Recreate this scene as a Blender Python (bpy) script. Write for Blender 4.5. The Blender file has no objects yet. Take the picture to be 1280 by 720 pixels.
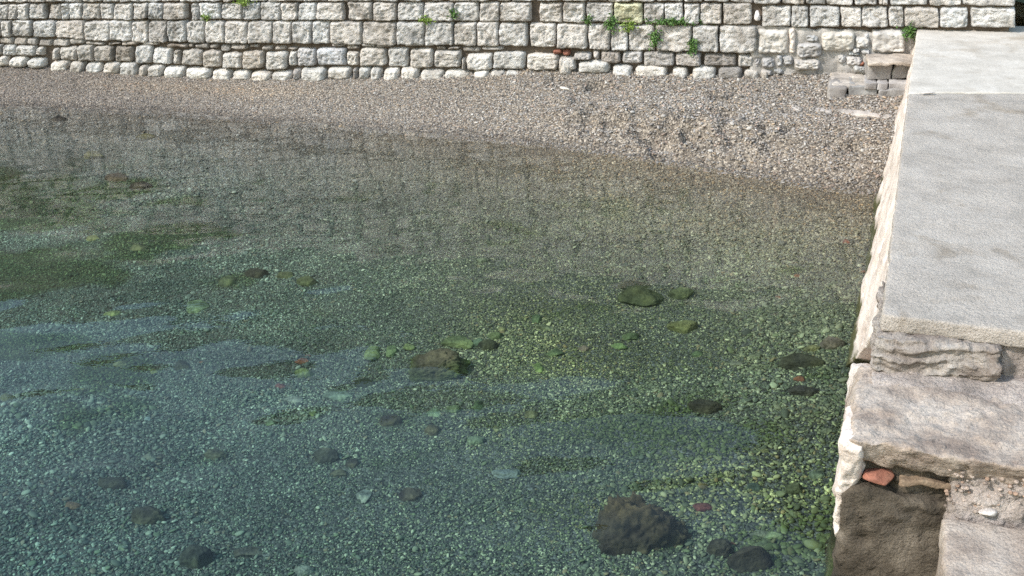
import bpy, math, random
import numpy as np
from mathutils import Vector
R_ = math.radians
sc = bpy.context.scene
COL = sc.collection

# ------------------------------------------------------------------ camera
PITCH, FPX, CAMZ = 23.7, 1500.0, 3.0
cam_d = bpy.data.cameras.new('camera'); cam = bpy.data.objects.new('camera', cam_d); COL.objects.link(cam)
cam.location = (0, 0, CAMZ); cam.rotation_euler = (R_(90 - PITCH), 0, 0)
cam_d.sensor_width = 36.0; cam_d.lens = 36.0 * FPX / 1280.0
cam_d.clip_start = 0.05; cam_d.clip_end = 2000
sc.camera = cam

# ------------------------------------------------------------------ light
SUN_TO = np.array([-0.66, -0.36, 0.66]); SUN_TO /= np.linalg.norm(SUN_TO)
sun_elev = math.asin(SUN_TO[2])
world = bpy.data.worlds.new('World'); sc.world = world; world.use_nodes = True
wn = world.node_tree.nodes; wl = world.node_tree.links
bg = wn['Background']; sky = wn.new('ShaderNodeTexSky')
sky.sky_type = 'NISHITA'; sky.sun_disc = False
sky.sun_elevation = sun_elev
sky.sun_rotation = math.atan2(SUN_TO[0], SUN_TO[1])
sky.air_density = 2.0; sky.dust_density = 1.0; sky.ozone_density = 1.0
wl.new(sky.outputs[0], bg.inputs[0]); bg.inputs[1].default_value = 0.15
sun_d = bpy.data.lights.new('sun', 'SUN'); sun = bpy.data.objects.new('sun', sun_d); COL.objects.link(sun)
sun_d.energy = 2.25; sun_d.angle = R_(0.5); sun_d.color = (1.0, 0.95, 0.885)
sun.rotation_euler = Vector(SUN_TO).to_track_quat('Z', 'Y').to_euler()
sun.location = (-8, -4, 9)
vs = sc.view_settings
vs.view_transform = 'Standard'; vs.look = 'None'; vs.gamma = 1.0; vs.use_curve_mapping = False
vs.exposure = 1.04
sc.cycles.use_denoising = False
sc.cycles.max_bounces = 8; sc.cycles.transparent_max_bounces = 12
sc.cycles.caustics_reflective = False; sc.cycles.caustics_refractive = False

# ------------------------------------------------------------------ maths
_th = R_(PITCH)
_F = np.array([0, math.cos(_th), -math.sin(_th)]); _U = np.array([0, math.sin(_th), math.cos(_th)]); _RT = np.array([1., 0, 0])
CAM = np.array([0, 0, CAMZ])
def ray(u, v): return _F + _RT * (u - 640) / FPX - _U * (v - 360) / FPX
def at(u, v, z):                                   # point of the photograph on the level z
    d = ray(u, v); return CAM + d * ((z - CAMZ) / d[2])

def _h(ix, iy, iz, seed):
    n = (ix.astype(np.int64) * 374761393 + iy.astype(np.int64) * 668265263 + iz.astype(np.int64) * 2147483647 + seed * 1274126177) & 0x7fffffff
    n = ((n ^ (n >> 13)) * 1274126177) & 0x7fffffff
    n = ((n ^ (n >> 15)) * 668265263) & 0x7fffffff
    return ((n ^ (n >> 16)) & 0xffff) / 65535.0
def vnoise(P, seed=0):                              # smooth value noise in -1..1
    P = np.asarray(P, float); f = np.floor(P); t = P - f; t = t * t * t * (t * (t * 6 - 15) + 10); f = f.astype(np.int64)
    x, y, z = f[..., 0], f[..., 1], f[..., 2]; a, b, c = t[..., 0], t[..., 1], t[..., 2]
    def L(p, q, s): return p + (q - p) * s
    r = L(L(L(_h(x, y, z, seed), _h(x+1, y, z, seed), a), L(_h(x, y+1, z, seed), _h(x+1, y+1, z, seed), a), b),
          L(L(_h(x, y, z+1, seed), _h(x+1, y, z+1, seed), a), L(_h(x, y+1, z+1, seed), _h(x+1, y+1, z+1, seed), a), b), c)
    return r * 2 - 1
def fbm(P, seed=0, octv=4, gain=0.5):
    P = np.asarray(P, float); r = 0; a = 1.0; s = 0
    for o in range(octv):
        r = r + a * vnoise(P * (2.03 ** o) + o * 17.3, seed + o); s += a; a *= gain
    return r / s
def sstep(a, b, x):
    t = np.clip((x - a) / (b - a), 0, 1); return t * t * (3 - 2 * t)
def p3(x, y, z=0.0): return np.stack([x, y, np.zeros_like(x) + z], -1)

# ------------------------------------------------------------------ scene helpers
def mesh_obj(name, V, F, mat, parent=None, smooth=True, col=None, loc=None):
    """link vertices and faces as ONE mesh object; with a parent the vertices stay at their world places"""
    me = bpy.data.meshes.new(name)
    V = np.asarray(V, float)
    me.from_pydata([tuple(p) for p in V], [], [tuple(int(i) for i in f) for f in F])
    if smooth: me.polygons.foreach_set('use_smooth', [True] * len(me.polygons))
    if col is None: col = (1, 1, 1)
    if True:
        a = me.color_attributes.new('tint', 'FLOAT_COLOR', 'POINT')
        c = np.ones((len(V), 4)); c[:, :3] = col
        a.data.foreach_set('color', c.ravel())
    if mat: me.materials.append(mat)
    me.update()
    o = bpy.data.objects.new(name, me); COL.objects.link(o)
    if parent is not None:
        o.parent = parent; o.location = -Vector(parent.location)
    elif loc is not None:
        o.location = loc
    return o
def thing(name, label, cat, loc=(0, 0, 0), group=None):
    o = bpy.data.objects.new(name, None); COL.objects.link(o); o.location = tuple(loc); o.empty_display_size = 0.1
    return tag(o, label, cat, group)
def tag(o, label, cat, group=None):
    o['label'] = label; o['category'] = cat
    if group: o['group'] = group
    return o
def grid_faces(nx, ny, off=0):
    i, j = np.meshgrid(np.arange(nx - 1), np.arange(ny - 1), indexing='ij')
    a = (i * ny + j).ravel() + off
    return np.stack([a, a + ny, a + ny + 1, a + 1], 1)

def hexa(c8, seed, dims, step=0.05, r=0.015, amp=0.012, freq=6.0, strata=0.0, octv=4, fine=0.0, stepz=None):
    """a rough stone or slab: eight corners (bottom four, top four), rounded edges, weathered by noise"""
    c8 = np.asarray(c8, float); L = np.asarray(dims, float); ax = []
    for k in range(3):
        rr = min(r, L[k] * 0.3); n = max(2, int(L[k] / (stepz if stepz and k == 2 else step)))
        ax.append(np.concatenate([[0, rr * .5], np.linspace(rr, L[k] - rr, n), [L[k] - rr * .5, L[k]]]))
    n = [len(a) for a in ax]
    I, J, K = np.meshgrid(*[np.arange(m) for m in n], indexing='ij')
    on = (I == 0) | (I == n[0]-1) | (J == 0) | (J == n[1]-1) | (K == 0) | (K == n[2]-1)
    idx = -np.ones(on.shape, int); idx[on] = np.arange(on.sum())
    P = np.stack([ax[0][I[on]], ax[1][J[on]], ax[2][K[on]]], -1)
    rv = np.minimum(r, L * 0.3)
    C = np.clip(P, rv, L - rv); D = P - C; ln = np.linalg.norm(D / rv, axis=1, keepdims=True); ln[ln < 1e-6] = 1
    P = C + D / ln * np.where(np.max(np.abs(D / rv), axis=1, keepdims=True) > 1e-6, 1, 0)
    u, v, w = (P / L).T
    W = 0
    for k, (a, b, c) in enumerate([(0,0,0),(1,0,0),(1,1,0),(0,1,0),(0,0,1),(1,0,1),(1,1,1),(0,1,1)]):
        W = W + c8[k] * ((u if a else 1-u) * (v if b else 1-v) * (w if c else 1-w))[:, None]
    Dn = np.stack([fbm(W * freq + 31 * k, seed + 7 * k, octv) for k in range(3)], -1) * amp
    if fine: Dn += np.stack([fbm(W * freq * 6 + 11 * k, seed + 90 + 7 * k, 3) for k in range(3)], -1) * fine
    if strata:
        s = vnoise(np.stack([W[:, 0] * 3, W[:, 1] * 3, W[:, 2] * 42 + vnoise(W * 5, seed + 3) * 1.2], -1), seed + 5)
        out = W - W.mean(0); out[:, 2] = 0; out /= np.linalg.norm(out, axis=1, keepdims=True) + 1e-6
        Dn += out * (np.tanh(s * 3.0) * strata)[:, None]
    W = W + Dn
    Fc = []
    def face(A, flip):
        q = np.stack([A[:-1, :-1], A[1:, :-1], A[1:, 1:], A[:-1, 1:]], -1).reshape(-1, 4)
        Fc.append(q[:, ::-1] if flip else q)
    face(idx[0], True); face(idx[-1], False); face(idx[:, 0], False); face(idx[:, -1], True); face(idx[:, :, 0], True); face(idx[:, :, -1], False)
    return W, np.concatenate(Fc)
def box8(quad, z0, z1):
    q = [np.array([a[0], a[1]]) for a in quad]
    return [np.array([*p, z0]) for p in q] + [np.array([*p, z1]) for p in q]

class Parts:
    """collects shapes that form one mesh"""
    def __init__(s): s.V = []; s.F = []; s.C = []; s.n = 0
    def add(s, V, F, c=(1, 1, 1)):
        s.V.append(V); s.F.append(np.asarray(F) + s.n); s.n += len(V)
        c = np.asarray(c, float); s.C.append(np.broadcast_to(c, (len(V), 3)).copy())
    def build(s, name, mat, parent=None, smooth=True):
        F = [f for blk in s.F for f in blk]
        return mesh_obj(name, np.concatenate(s.V), F, mat, parent, smooth, np.concatenate(s.C))

_ico = {}
def ico(sub):
    if sub in _ico: return _ico[sub]
    t = (1 + 5 ** .5) / 2
    V = [(-1,t,0),(1,t,0),(-1,-t,0),(1,-t,0),(0,-1,t),(0,1,t),(0,-1,-t),(0,1,-t),(t,0,-1),(t,0,1),(-t,0,-1),(-t,0,1)]
    V = [np.array(v) / np.linalg.norm(v) for v in V]
    F = [(0,11,5),(0,5,1),(0,1,7),(0,7,10),(0,10,11),(1,5,9),(5,11,4),(11,10,2),(10,7,6),(7,1,8),(3,9,4),(3,4,2),(3,2,6),(3,6,8),(3,8,9),(4,9,5),(2,4,11),(6,2,10),(8,6,7),(9,8,1)]
    for _ in range(sub):
        cache = {}; NF = []
        def mid(a, b):
            k = (min(a, b), max(a, b))
            if k not in cache:
                m = V[a] + V[b]; V.append(m / np.linalg.norm(m)); cache[k] = len(V) - 1
            return cache[k]
        for a, b, c in F:
            x, y, z = mid(a, b), mid(b, c), mid(c, a); NF += [(a, x, z), (b, y, x), (c, z, y), (x, y, z)]
        F = NF
    _ico[sub] = (np.array(V), np.array(F)); return _ico[sub]
def stone_shape(seed, size, sub=3, cuts=7, rough=0.12, cutlo=0.55, cuthi=0.85, freq=1.6):
    rg = np.random.RandomState(seed); V, F = ico(sub); P = V.copy()
    P = P * (1 + rough * fbm(P * freq + seed * 3.1, seed, 4))[:, None]
    for k in range(cuts):
        n = rg.normal(size=3); n /= np.linalg.norm(n); d = rg.uniform(cutlo, cuthi)
        q = P @ n; m = q > d; P[m] -= ((q[m] - d) * 0.93)[:, None] * n
    P = P * (1 + rough * .35 * fbm(P * freq * 4 + seed, seed + 40, 3))[:, None]
    P /= np.abs(P).max(0)
    return P * (np.asarray(size) / 2), F

# ------------------------------------------------------------------ materials
def mat_new(name):
    m = bpy.data.materials.new(name); m.use_nodes = True; nt = m.node_tree
    return m, nt, nt.nodes, nt.links, nt.nodes['Principled BSDF']
def nd(nt, t, **kw):
    n = nt.nodes.new(t)
    for k, v in kw.items():
        if k.startswith('i_'):
            n.inputs[k[2:].replace('_', ' ')].default_value = v
        else: setattr(n, k, v)
    return n
def noise_n(nt, co, scale, detail=4, rough=0.55, dist=0.0):
    n = nd(nt, 'ShaderNodeTexNoise'); n.inputs['Scale'].default_value = scale; n.inputs['Detail'].default_value = detail
    n.inputs['Roughness'].default_value = rough; n.inputs['Distortion'].default_value = dist
    nt.links.new(co, n.inputs['Vector']); return n.outputs['Fac']
def ramp(nt, fac, stops, interp='LINEAR'):
    r = nd(nt, 'ShaderNodeValToRGB'); e = r.color_ramp.elements; r.color_ramp.interpolation = interp
    while len(e) < len(stops): e.new(0.5)
    for k, (p, c) in enumerate(stops):
        e[k].position = p; e[k].color = (*c, 1) if len(c) == 3 else c
    nt.links.new(fac, r.inputs[0]); return r.outputs['Color']
def mix(nt, fac, a, b, mode='MIX'):
    m = nd(nt, 'ShaderNodeMix', data_type='RGBA', blend_type=mode)
    for k, s in ((0, fac), (6, a), (7, b)):
        if isinstance(s, (int, float)): m.inputs[k].default_value = s
        elif isinstance(s, tuple): m.inputs[k].default_value = (*s, 1)
        else: nt.links.new(s, m.inputs[k])
    return m.outputs[2]
def math_n(nt, op, a, b=None):
    m = nd(nt, 'ShaderNodeMath', operation=op)
    for k, s in ((0, a), (1, b)):
        if s is None: continue
        if isinstance(s, (int, float)): m.inputs[k].default_value = s
        else: nt.links.new(s, m.inputs[k])
    return m.outputs[0]
def bump(nt, h, strength, dist, prev=None):
    b = nd(nt, 'ShaderNodeBump'); b.inputs['Strength'].default_value = strength; b.inputs['Distance'].default_value = dist
    nt.links.new(h, b.inputs['Height'])
    if prev is not None: nt.links.new(prev, b.inputs['Normal'])
    return b.outputs['Normal']

def stone_mat(name, base, dark=None, light=None, rough=0.9, tint=False, b1=(18, .6, .012), b2=(70, .5, .004), stain=None, pits=0.0, algae=None, scale=1.0, cracks=False):
    """rough stone: patches of a darker and a lighter tone, fine grain, optional stains, pits and a tide line of algae"""
    m, nt, N, L, bs = mat_new(name)
    co = nd(nt, 'ShaderNodeTexCoord').outputs['Object']
    base = np.array(base); dark = tuple(base * .6) if dark is None else dark; light = tuple(np.minimum(base * 1.3, .85)) if light is None else light
    c = ramp(nt, noise_n(nt, co, 5 * scale, 6, .62), [(.32, dark), (.5, tuple(base)), (.68, light)])
    g = noise_n(nt, co, 120 * scale, 3, .6)
    c = mix(nt, .8, c, ramp(nt, g, [(.3, (.62, .62, .62)), (.55, (1, 1, 1)), (.75, (1.18, 1.18, 1.18))]), 'MULTIPLY')
    if tint:
        a = nd(nt, 'ShaderNodeAttribute', attribute_name='tint'); c = mix(nt, 1.0, c, a.outputs['Color'], 'MULTIPLY')
    if stain:
        f = ramp(nt, noise_n(nt, co, stain[1], 5, .6, .6), [(stain[2], (0, 0, 0)), (stain[2] + .16, (1, 1, 1))])
        c = mix(nt, f, c, mix(nt, 1.0, c, stain[0], 'MULTIPLY'))
    h2 = noise_n(nt, co, b2[0] * scale, 4, .65)
    if pits:
        v = nd(nt, 'ShaderNodeTexVoronoi', feature='F1'); v.inputs['Scale'].default_value = pits; L.new(co, v.inputs['Vector'])
        pm = ramp(nt, v.outputs['Distance'], [(.06, (0, 0, 0)), (.17, (1, 1, 1))])
        gate = ramp(nt, noise_n(nt, co, 3.1, 3), [(.58, (1, 1, 1)), (.68, (0, 0, 0))])
        pm = mix(nt, gate, pm, (1.0, 1.0, 1.0))
        c = mix(nt, 1.0, c, mix(nt, pm, (.45, .44, .42), (1.0, 1.0, 1.0)), 'MULTIPLY')
    if cracks:
        wv = nd(nt, 'ShaderNodeMix', data_type='VECTOR'); wv.inputs[0].default_value = .16; L.new(co, wv.inputs[4])
        nz = nd(nt, 'ShaderNodeTexNoise'); nz.inputs['Scale'].default_value = 3.5; nz.inputs['Detail'].default_value = 6; L.new(co, nz.inputs['Vector']); L.new(nz.outputs['Color'], wv.inputs[5])
        ve = nd(nt, 'ShaderNodeTexVoronoi', feature='DISTANCE_TO_EDGE'); ve.inputs['Scale'].default_value = 1.5; L.new(wv.outputs[1], ve.inputs['Vector'])
        cr = ramp(nt, ve.outputs['Distance'], [(.002, (0, 0, 0)), (.007, (1, 1, 1))]); gt = ramp(nt, noise_n(nt, co, 1.6, 4), [(.42, (1, 1, 1)), (.47, (0, 0, 0))])
        c = mix(nt, 1.0, c, mix(nt, mix(nt, gt, cr, (1.0, 1.0, 1.0)), (.5, .49, .47), (1.0, 1.0, 1.0)), 'MULTIPLY')
    if algae:
        sx = nd(nt, 'ShaderNodeSeparateXYZ'); L.new(co, sx.inputs[0])
        zz = math_n(nt, 'ADD', sx.outputs['Z'], math_n(nt, 'MULTIPLY', math_n(nt, 'SUBTRACT', noise_n(nt, co, 4, 4), .5), .3))
        f = ramp(nt, zz, [(max(algae[1] - .03, 0), (1, 1, 1)), (algae[1] + .04, (0, 0, 0))])
        c = mix(nt, f, c, mix(nt, noise_n(nt, co, 14, 3), algae[0], tuple(np.array(algae[0]) * 1.8)))
    L.new(c, bs.inputs['Base Color']); bs.inputs['Roughness'].default_value = rough
    bs.inputs['Specular IOR Level'].default_value = .25
    n1 = bump(nt, noise_n(nt, co, b1[0] * scale, 5, .6), b1[1], b1[2])
    n2 = bump(nt, h2, b2[1], b2[2], n1)
    if pits: n2 = bump(nt, pm, .5, .004, n2)
    L.new(n2, bs.inputs['Normal'])
    return m

M = {}
M['limestone'] = stone_mat('pale limestone', (.585, .56, .535), dark=(.36, .34, .32), light=(.74, .72, .70), tint=True, b1=(34, 1.0, .026), b2=(90, .9, .010), stain=((.56, .53, .49), 3.0, .52))
M['rubble'] = stone_mat('grey rubble stone', (.39, .372, .355), dark=(.24, .228, .215), light=(.54, .52, .495), tint=True, b1=(16, .6, .012), b2=(60, .5, .004))
M['mortar'] = stone_mat('old lime mortar', (.34, .32, .30), dark=(.2, .19, .175), light=(.46, .44, .42), b1=(30, .8, .012), b2=(110, .7, .004))
M['dark_joint'] = stone_mat('deep earth joint', (.12, .095, .075), b1=(30, .8, .012))
M['brick'] = stone_mat('red brick', (.30, .125, .085), dark=(.18, .085, .065), light=(.38, .20, .14), b1=(40, .6, .006))
M['concrete'] = stone_mat('grey cast concrete', (.415, .372, .33), dark=(.335, .30, .265), light=(.47, .425, .38), b1=(30, .8, .014), b2=(100, 1.0, .010), pits=34, stain=((.66, .61, .54), 2.4, .57))
M['concrete_pale'] = stone_mat('pale worn concrete', (.49, .45, .40), dark=(.41, .375, .33), light=(.555, .515, .465), b1=(20, .3, .005), b2=(120, .4, .002), stain=((.72, .66, .58), 1.6, .56))
M['jetty_side'] = stone_mat('whitish render over stone', (.62, .54, .485), dark=(.44, .365, .315), light=(.73, .67, .62), b1=(14, .8, .02), b2=(60, .6, .005), algae=((.045, .045, .018), .07))
M['ledge'] = stone_mat('banded grey limestone', (.27, .238, .212), dark=(.15, .12, .105), light=(.42, .39, .36), b1=(18, 1.0, .022), b2=(70, .9, .009))
M['step'] = stone_mat('pinkish grey step stone', (.35, .292, .245), dark=(.23, .18, .148), light=(.44, .385, .335), b1=(14, .9, .022), b2=(70, .9, .008), stain=((.7, .62, .55), 4, .58))
M['brown'] = stone_mat('dark brown weathered stone', (.085, .070, .053), dark=(.04, .033, .025), light=(.17, .145, .115), b1=(15, .9, .022), b2=(75, 1.0, .010))
M['conglomerate'] = stone_mat('pebbly mortar', (.36, .31, .28), dark=(.2, .17, .15), light=(.5, .45, .41), tint=True, b1=(45, 1.0, .02), b2=(130, .8, .006))
M['weedy'] = stone_mat('weed covered stone', (.05, .05, .022), dark=(.02, .02, .01), light=(.10, .10, .04), b1=(20, 1.0, .02), b2=(80, .8, .008))
M['rust'] = stone_mat('rusty brown stone', (.20, .145, .10), dark=(.09, .065, .05), light=(.32, .25, .18), b1=(30, .9, .012))
M['render_grey'] = stone_mat('grey plaster', (.34, .35, .34), b1=(12, .3, .006))

def rock_mat():
    m, nt, N, L, bs = mat_new('weedy sea stone')
    co = nd(nt, 'ShaderNodeTexCoord').outputs['Object']
    oi = nd(nt, 'ShaderNodeAttribute', attribute_name='tint')
    c = oi.outputs['Color']
    c = mix(nt, 1.0, c, ramp(nt, noise_n(nt, co, 9, 6, .65), [(.33, (.42, .40, .36)), (.5, (.95, .95, .95)), (.68, (1.45, 1.4, 1.2))]), 'MULTIPLY')
    c = mix(nt, .7, c, ramp(nt, noise_n(nt, co, 60, 4, .7), [(.35, (.55, .55, .5)), (.6, (1.1, 1.1, 1.1))]), 'MULTIPLY')
    L.new(c, bs.inputs['Base Color']); bs.inputs['Roughness'].default_value = .95; bs.inputs['Specular IOR Level'].default_value = .1
    L.new(bump(nt, noise_n(nt, co, 70, 4, .7), .7, .006, bump(nt, noise_n(nt, co, 20, 5, .6), .8, .016)), bs.inputs['Normal'])
    return m
M['rock'] = rock_mat()
def pebble_mat():
    m, nt, N, L, bs = mat_new('pebble')
    a = nd(nt, 'ShaderNodeAttribute', attribute_name='pebble_colour', attribute_type='INSTANCER')
    co = nd(nt, 'ShaderNodeTexCoord').outputs['Object']
    c = mix(nt, .6, a.outputs['Color'], ramp(nt, noise_n(nt, co, 1.8, 3, .6), [(.3, (.65, .65, .65)), (.7, (1.25, 1.25, 1.25))]), 'MULTIPLY')
    L.new(c, bs.inputs['Base Color']); bs.inputs['Roughness'].default_value = .75; bs.inputs['Specular IOR Level'].default_value = .3
    return m
M['pebble'] = pebble_mat()
def ground_mat():
    m, nt, N, L, bs = mat_new('gravel bed')
    co = nd(nt, 'ShaderNodeTexCoord').outputs['Object']
    v = nd(nt, 'ShaderNodeTexVoronoi', feature='F1'); v.inputs['Scale'].default_value = 75; L.new(co, v.inputs['Vector'])
    sep = nd(nt, 'ShaderNodeSeparateColor'); L.new(v.outputs['Color'], sep.inputs[0])
    c = ramp(nt, sep.outputs[0], [(0, (.06, .055, .05)), (.45, (.15, .135, .12)), (.8, (.26, .235, .2)), (1, (.42, .39, .35))])
    t = nd(nt, 'ShaderNodeAttribute', attribute_name='tint'); c = mix(nt, 1.0, c, t.outputs['Color'], 'MULTIPLY')
    L.new(c, bs.inputs['Base Color']); bs.inputs['Roughness'].default_value = .95; bs.inputs['Specular IOR Level'].default_value = .1
    inv = math_n(nt, 'SUBTRACT', 1.0, v.outputs['Distance'])
    L.new(bump(nt, inv, .8, .01), bs.inputs['Normal'])
    return m
M['ground'] = ground_mat()
def leaf_mat(name, c1, c2):
    m, nt, N, L, bs = mat_new(name)
    co = nd(nt, 'ShaderNodeTexCoord').outputs['Object']
    L.new(mix(nt, noise_n(nt, co, 25, 2), c1, c2), bs.inputs['Base Color']); bs.inputs['Roughness'].default_value = .6
    return m
M['leaf'] = leaf_mat('fleshy green leaf', (.05, .13, .035), (.13, .22, .05))
M['leaf_lime'] = leaf_mat('lime green leaf', (.14, .24, .04), (.26, .34, .07))
M['hill'] = leaf_mat('evergreen scrub', (.016, .028, .012), (.045, .065, .025))
def water_mat():
    m = bpy.data.materials.new('clear sea water'); m.use_nodes = True; nt = m.node_tree; N = nt.nodes; L = nt.links
    N.remove(N['Principled BSDF']); out = N['Material Output']
    co = nd(nt, 'ShaderNodeTexCoord').outputs['Object']
    mp = nd(nt, 'ShaderNodeMapping'); L.new(co, mp.inputs[0]); mp.inputs['Scale'].default_value = (1.0, 1.7, 1.0); mp.inputs['Rotation'].default_value = (0, 0, .25)
    nrm = bump(nt, noise_n(nt, mp.outputs[0], 7.0, 3, .5), WB[0], .01)
    nrm = bump(nt, noise_n(nt, mp.outputs[0], 28.0, 2, .5), WB[1], .003, nrm)
    fr = nd(nt, 'ShaderNodeLayerWeight'); L.new(nrm, fr.inputs['Normal'])       # Schlick's approximation of water's reflectance
    refl = math_n(nt, 'ADD', math_n(nt, 'MULTIPLY', math_n(nt, 'POWER', fr.outputs['Facing'], 4.65), .98), .02)
    gl = nd(nt, 'ShaderNodeBsdfGlossy'); gl.inputs['Roughness'].default_value = 0.0; L.new(nrm, gl.inputs['Normal'])
    tr = nd(nt, 'ShaderNodeBsdfTransparent')
    mx = nd(nt, 'ShaderNodeMixShader'); L.new(refl, mx.inputs[0]); L.new(tr.outputs[0], mx.inputs[1]); L.new(gl.outputs[0], mx.inputs[2])
    L.new(mx.outputs[0], out.inputs['Surface'])
    va = nd(nt, 'ShaderNodeVolumeAbsorption'); va.inputs['Color'].default_value = (.0, .66, .73, 1); va.inputs['Density'].default_value = .38
    L.new(va.outputs[0], out.inputs['Volume'])
    return m
WB = (0.05, 0.05)
M['water'] = water_mat()

# ------------------------------------------------------------------ lie of the land
WALL_L = np.array([-5.079, 12.1]); WALL_R = np.array([3.453, 10.278])
W_T = (WALL_R - WALL_L) / np.linalg.norm(WALL_R - WALL_L)             # along the wall, to the right
W_N = np.array([W_T[1], -W_T[0]])                                      # out of the wall, towards the camera
def wall_y(x): return WALL_L[1] + (x - WALL_L[0]) * W_T[1] / W_T[0]
def on_wall(u, v, out=0.0):
    d = ray(u, v); n = np.array([W_N[0], W_N[1], 0]); p0 = np.array([*WALL_R, 0]) + n * out
    t = np.dot(p0 - CAM, n) / np.dot(d, n); return CAM + d * t
def wall_pt(s, z, out=0.0):                                             # s metres along the wall from its left reference
    return np.stack([WALL_L[0] + W_T[0] * s + W_N[0] * out, WALL_L[1] + W_T[1] * s + W_N[1] * out, z + 0 * s], -1)
def wall_sz(u, v):
    p = on_wall(u, v); return (p[:2] - WALL_L) @ W_T, p[2]
SH = np.array([at(u, v, 0)[:2] for u, v in [(0,131),(200,138),(320,147),(480,160),(620,172),(690,178),(791,193),(856,203),(957,219),(1036,232),(1097,236)]])
SH = np.concatenate([[[-16, SH[0, 1] + 1.0]], SH, [[8, 8.2]]])
def shore_y(x): return np.interp(x, SH[:, 0], SH[:, 1])
_WB = np.array([[on_wall(u, v)[0], on_wall(u, v)[2]] for u, v in [(0, 82),(100, 86),(200, 92),(300, 95.5),(420, 96),(560, 92),(640, 88),(720, 88),(800, 91),(900, 95),(1000, 93),(1060, 92)]])
def base_z(x): return np.interp(x, _WB[:, 0], _WB[:, 1])
PITS = []
def terrain(x, y):
    x = np.asarray(x, float); y = np.asarray(y, float)
    s = y - shore_y(x); wid = np.maximum(wall_y(x) - shore_y(x), .3); hb = np.maximum(base_z(x), .12)
    t = np.clip(s / wid, 0, 1.2)
    right = sstep(-.3, 1.6, x)
    land = hb * (t * (1 - right) + right * (np.where(t < .24, 2.45 * t, .588 + (t - .24) * .542)))
    d = -s
    sea = -(0.155 * d - 0.006 * d * d) * (d < 9) - (d >= 9) * (.909 + (d - 9) * .05)
    # smooth swell of the bed
    sea = sea + sstep(.5, 3, d) * .06 * vnoise(p3(x * .7, y * .7), 5) + sstep(.2, 1.5, d) * .015 * vnoise(p3(x * 3, y * 3), 6)
    z = np.where(s > 0, land, sea)
    P = p3(x, y)
    z = z + np.where(s > 0, 1, .35) * sstep(0, .25, np.abs(s)) * (.010 + .012 * right) * fbm(P * 4.5, 11, 4)
    if PITS:
        wx = x + .06 * fbm(P * 7, 61, 3); wy = y + .05 * fbm(P * 7 + 40, 62, 3)
        scour = 0 * x
        for px, py, r, dp in PITS:
            q = ((wx - px) / 1.35) ** 2 + ((wy - py) * 1.1) ** 2
            scour = np.maximum(scour, dp * np.exp(-(q / (r * r)) ** 2))
        near = np.exp(-((s - .33) / .28) ** 2) * sstep(.1, .6, x) * sstep(2.6, 1.7, x)
        z = z - 1.25 * scour * np.clip(1 + 1.6 * fbm(P * 11, 64, 2), 0, 2) + np.where(s > .06, 1, 0) * near * (.03 + .085 * fbm(P * 8.5, 63, 3))
    z = np.where(s > .05, np.maximum(z, .012), z)
    return z
def on_ground(u, v):
    d = ray(u, v); lo, hi = 2.0, 16.0
    ts = np.linspace(lo, hi, 1400); P = CAM + d * ts[:, None]
    below = P[:, 2] < terrain(P[:, 0], P[:, 1]); k = int(np.argmax(below)) if below.any() else -1
    return P[k], ts[k]

# footprints and scours in the gravel
PITS = [(on_ground(u, v)[0][0], on_ground(u, v)[0][1], r * 1.0, d * 1.2) for u, v, r, d in
        [(735,153,.09,.05),(760,155,.06,.04),(800,165,.07,.05),(818,172,.08,.06),(833,182,.10,.09),(838,168,.06,.05),(858,167,.08,.06),(880,172,.06,.05),(862,148,.08,.05),(900,142,.10,.045),(848,137,.05,.03),
         (745,108,.08,.05),(1060,180,.09,.05),(1040,165,.08,.03),(905,175,.07,.03),(780,160,.05,.03),(985,170,.08,.03),(700,100,.06,.03),(905,120,.08,.03)]]
_rg = np.random.RandomState(21)
for k in range(70):
    u = _rg.uniform(715, 1000); v = np.interp(u, [715, 830, 1000], [152, 170, 172]) + _rg.normal() * 8
    p = on_ground(u, v)[0]
    if p[1] > shore_y(p[0]) + .1: PITS.append((p[0], p[1], _rg.uniform(.03, .075), _rg.uniform(.02, .055)))
# ------------------------------------------------------------------ ground (beach and sea bed in one sheet)
def axis(a, b, step, far0, far1):
    left = a - np.cumsum(step * 1.35 ** np.arange(1, 26)); right = b + np.cumsum(step * 1.35 ** np.arange(1, 26))
    m = np.arange(a, b, step); return np.concatenate([left[left > far0][::-1], m, right[right < far1]])
gx = axis(-6.5, 4.6, .03, -60, 40); gy = axis(3.8, 12.9, .03, -60, 13.3)
X, Y = np.meshgrid(gx, gy, indexing='ij'); Z = terrain(X, Y)
s = Y - shore_y(X)
def bed_tint(x, y):
    """colour of the gravel itself: grey and tan on the shore, algae-coated under water"""
    x = np.asarray(x, float); y = np.asarray(y, float); d = shore_y(x) - y; P = p3(x, y)
    dry = np.stack([1.1 + 0 * x, 1.04 + 0 * x, .98 + 0 * x], -1)
    wet = np.stack([.88 + 0 * x, .82 + 0 * x, .74 + 0 * x], -1)
    al = sstep(.0, .32, fbm(P * np.array([1.6, 3.4, 1]), 71, 4) + .62 * sstep(-1.8, -3.2, x) * sstep(1.0, 1.8, d) * sstep(5.5, 3.2, d) - .42)
    olive = np.array([.40, .46, .16])
    w = wet * (1 - .85 * al * sstep(.6, 1.6, d))[..., None] + olive * (.85 * al * sstep(.6, 1.6, d))[..., None]
    k = sstep(-.10, .12, d)[..., None]
    return dry * (1 - k) + w * k
T = bed_tint(X.ravel(), Y.ravel())
V = np.stack([X, Y, Z], -1).reshape(-1, 3)
ground = mesh_obj('beach_ground', V, grid_faces(len(gx), len(gy)), M['ground'], col=T * np.where(s.ravel() > -.06, .9, .45)[:, None]); ground['kind'] = 'structure'

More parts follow.
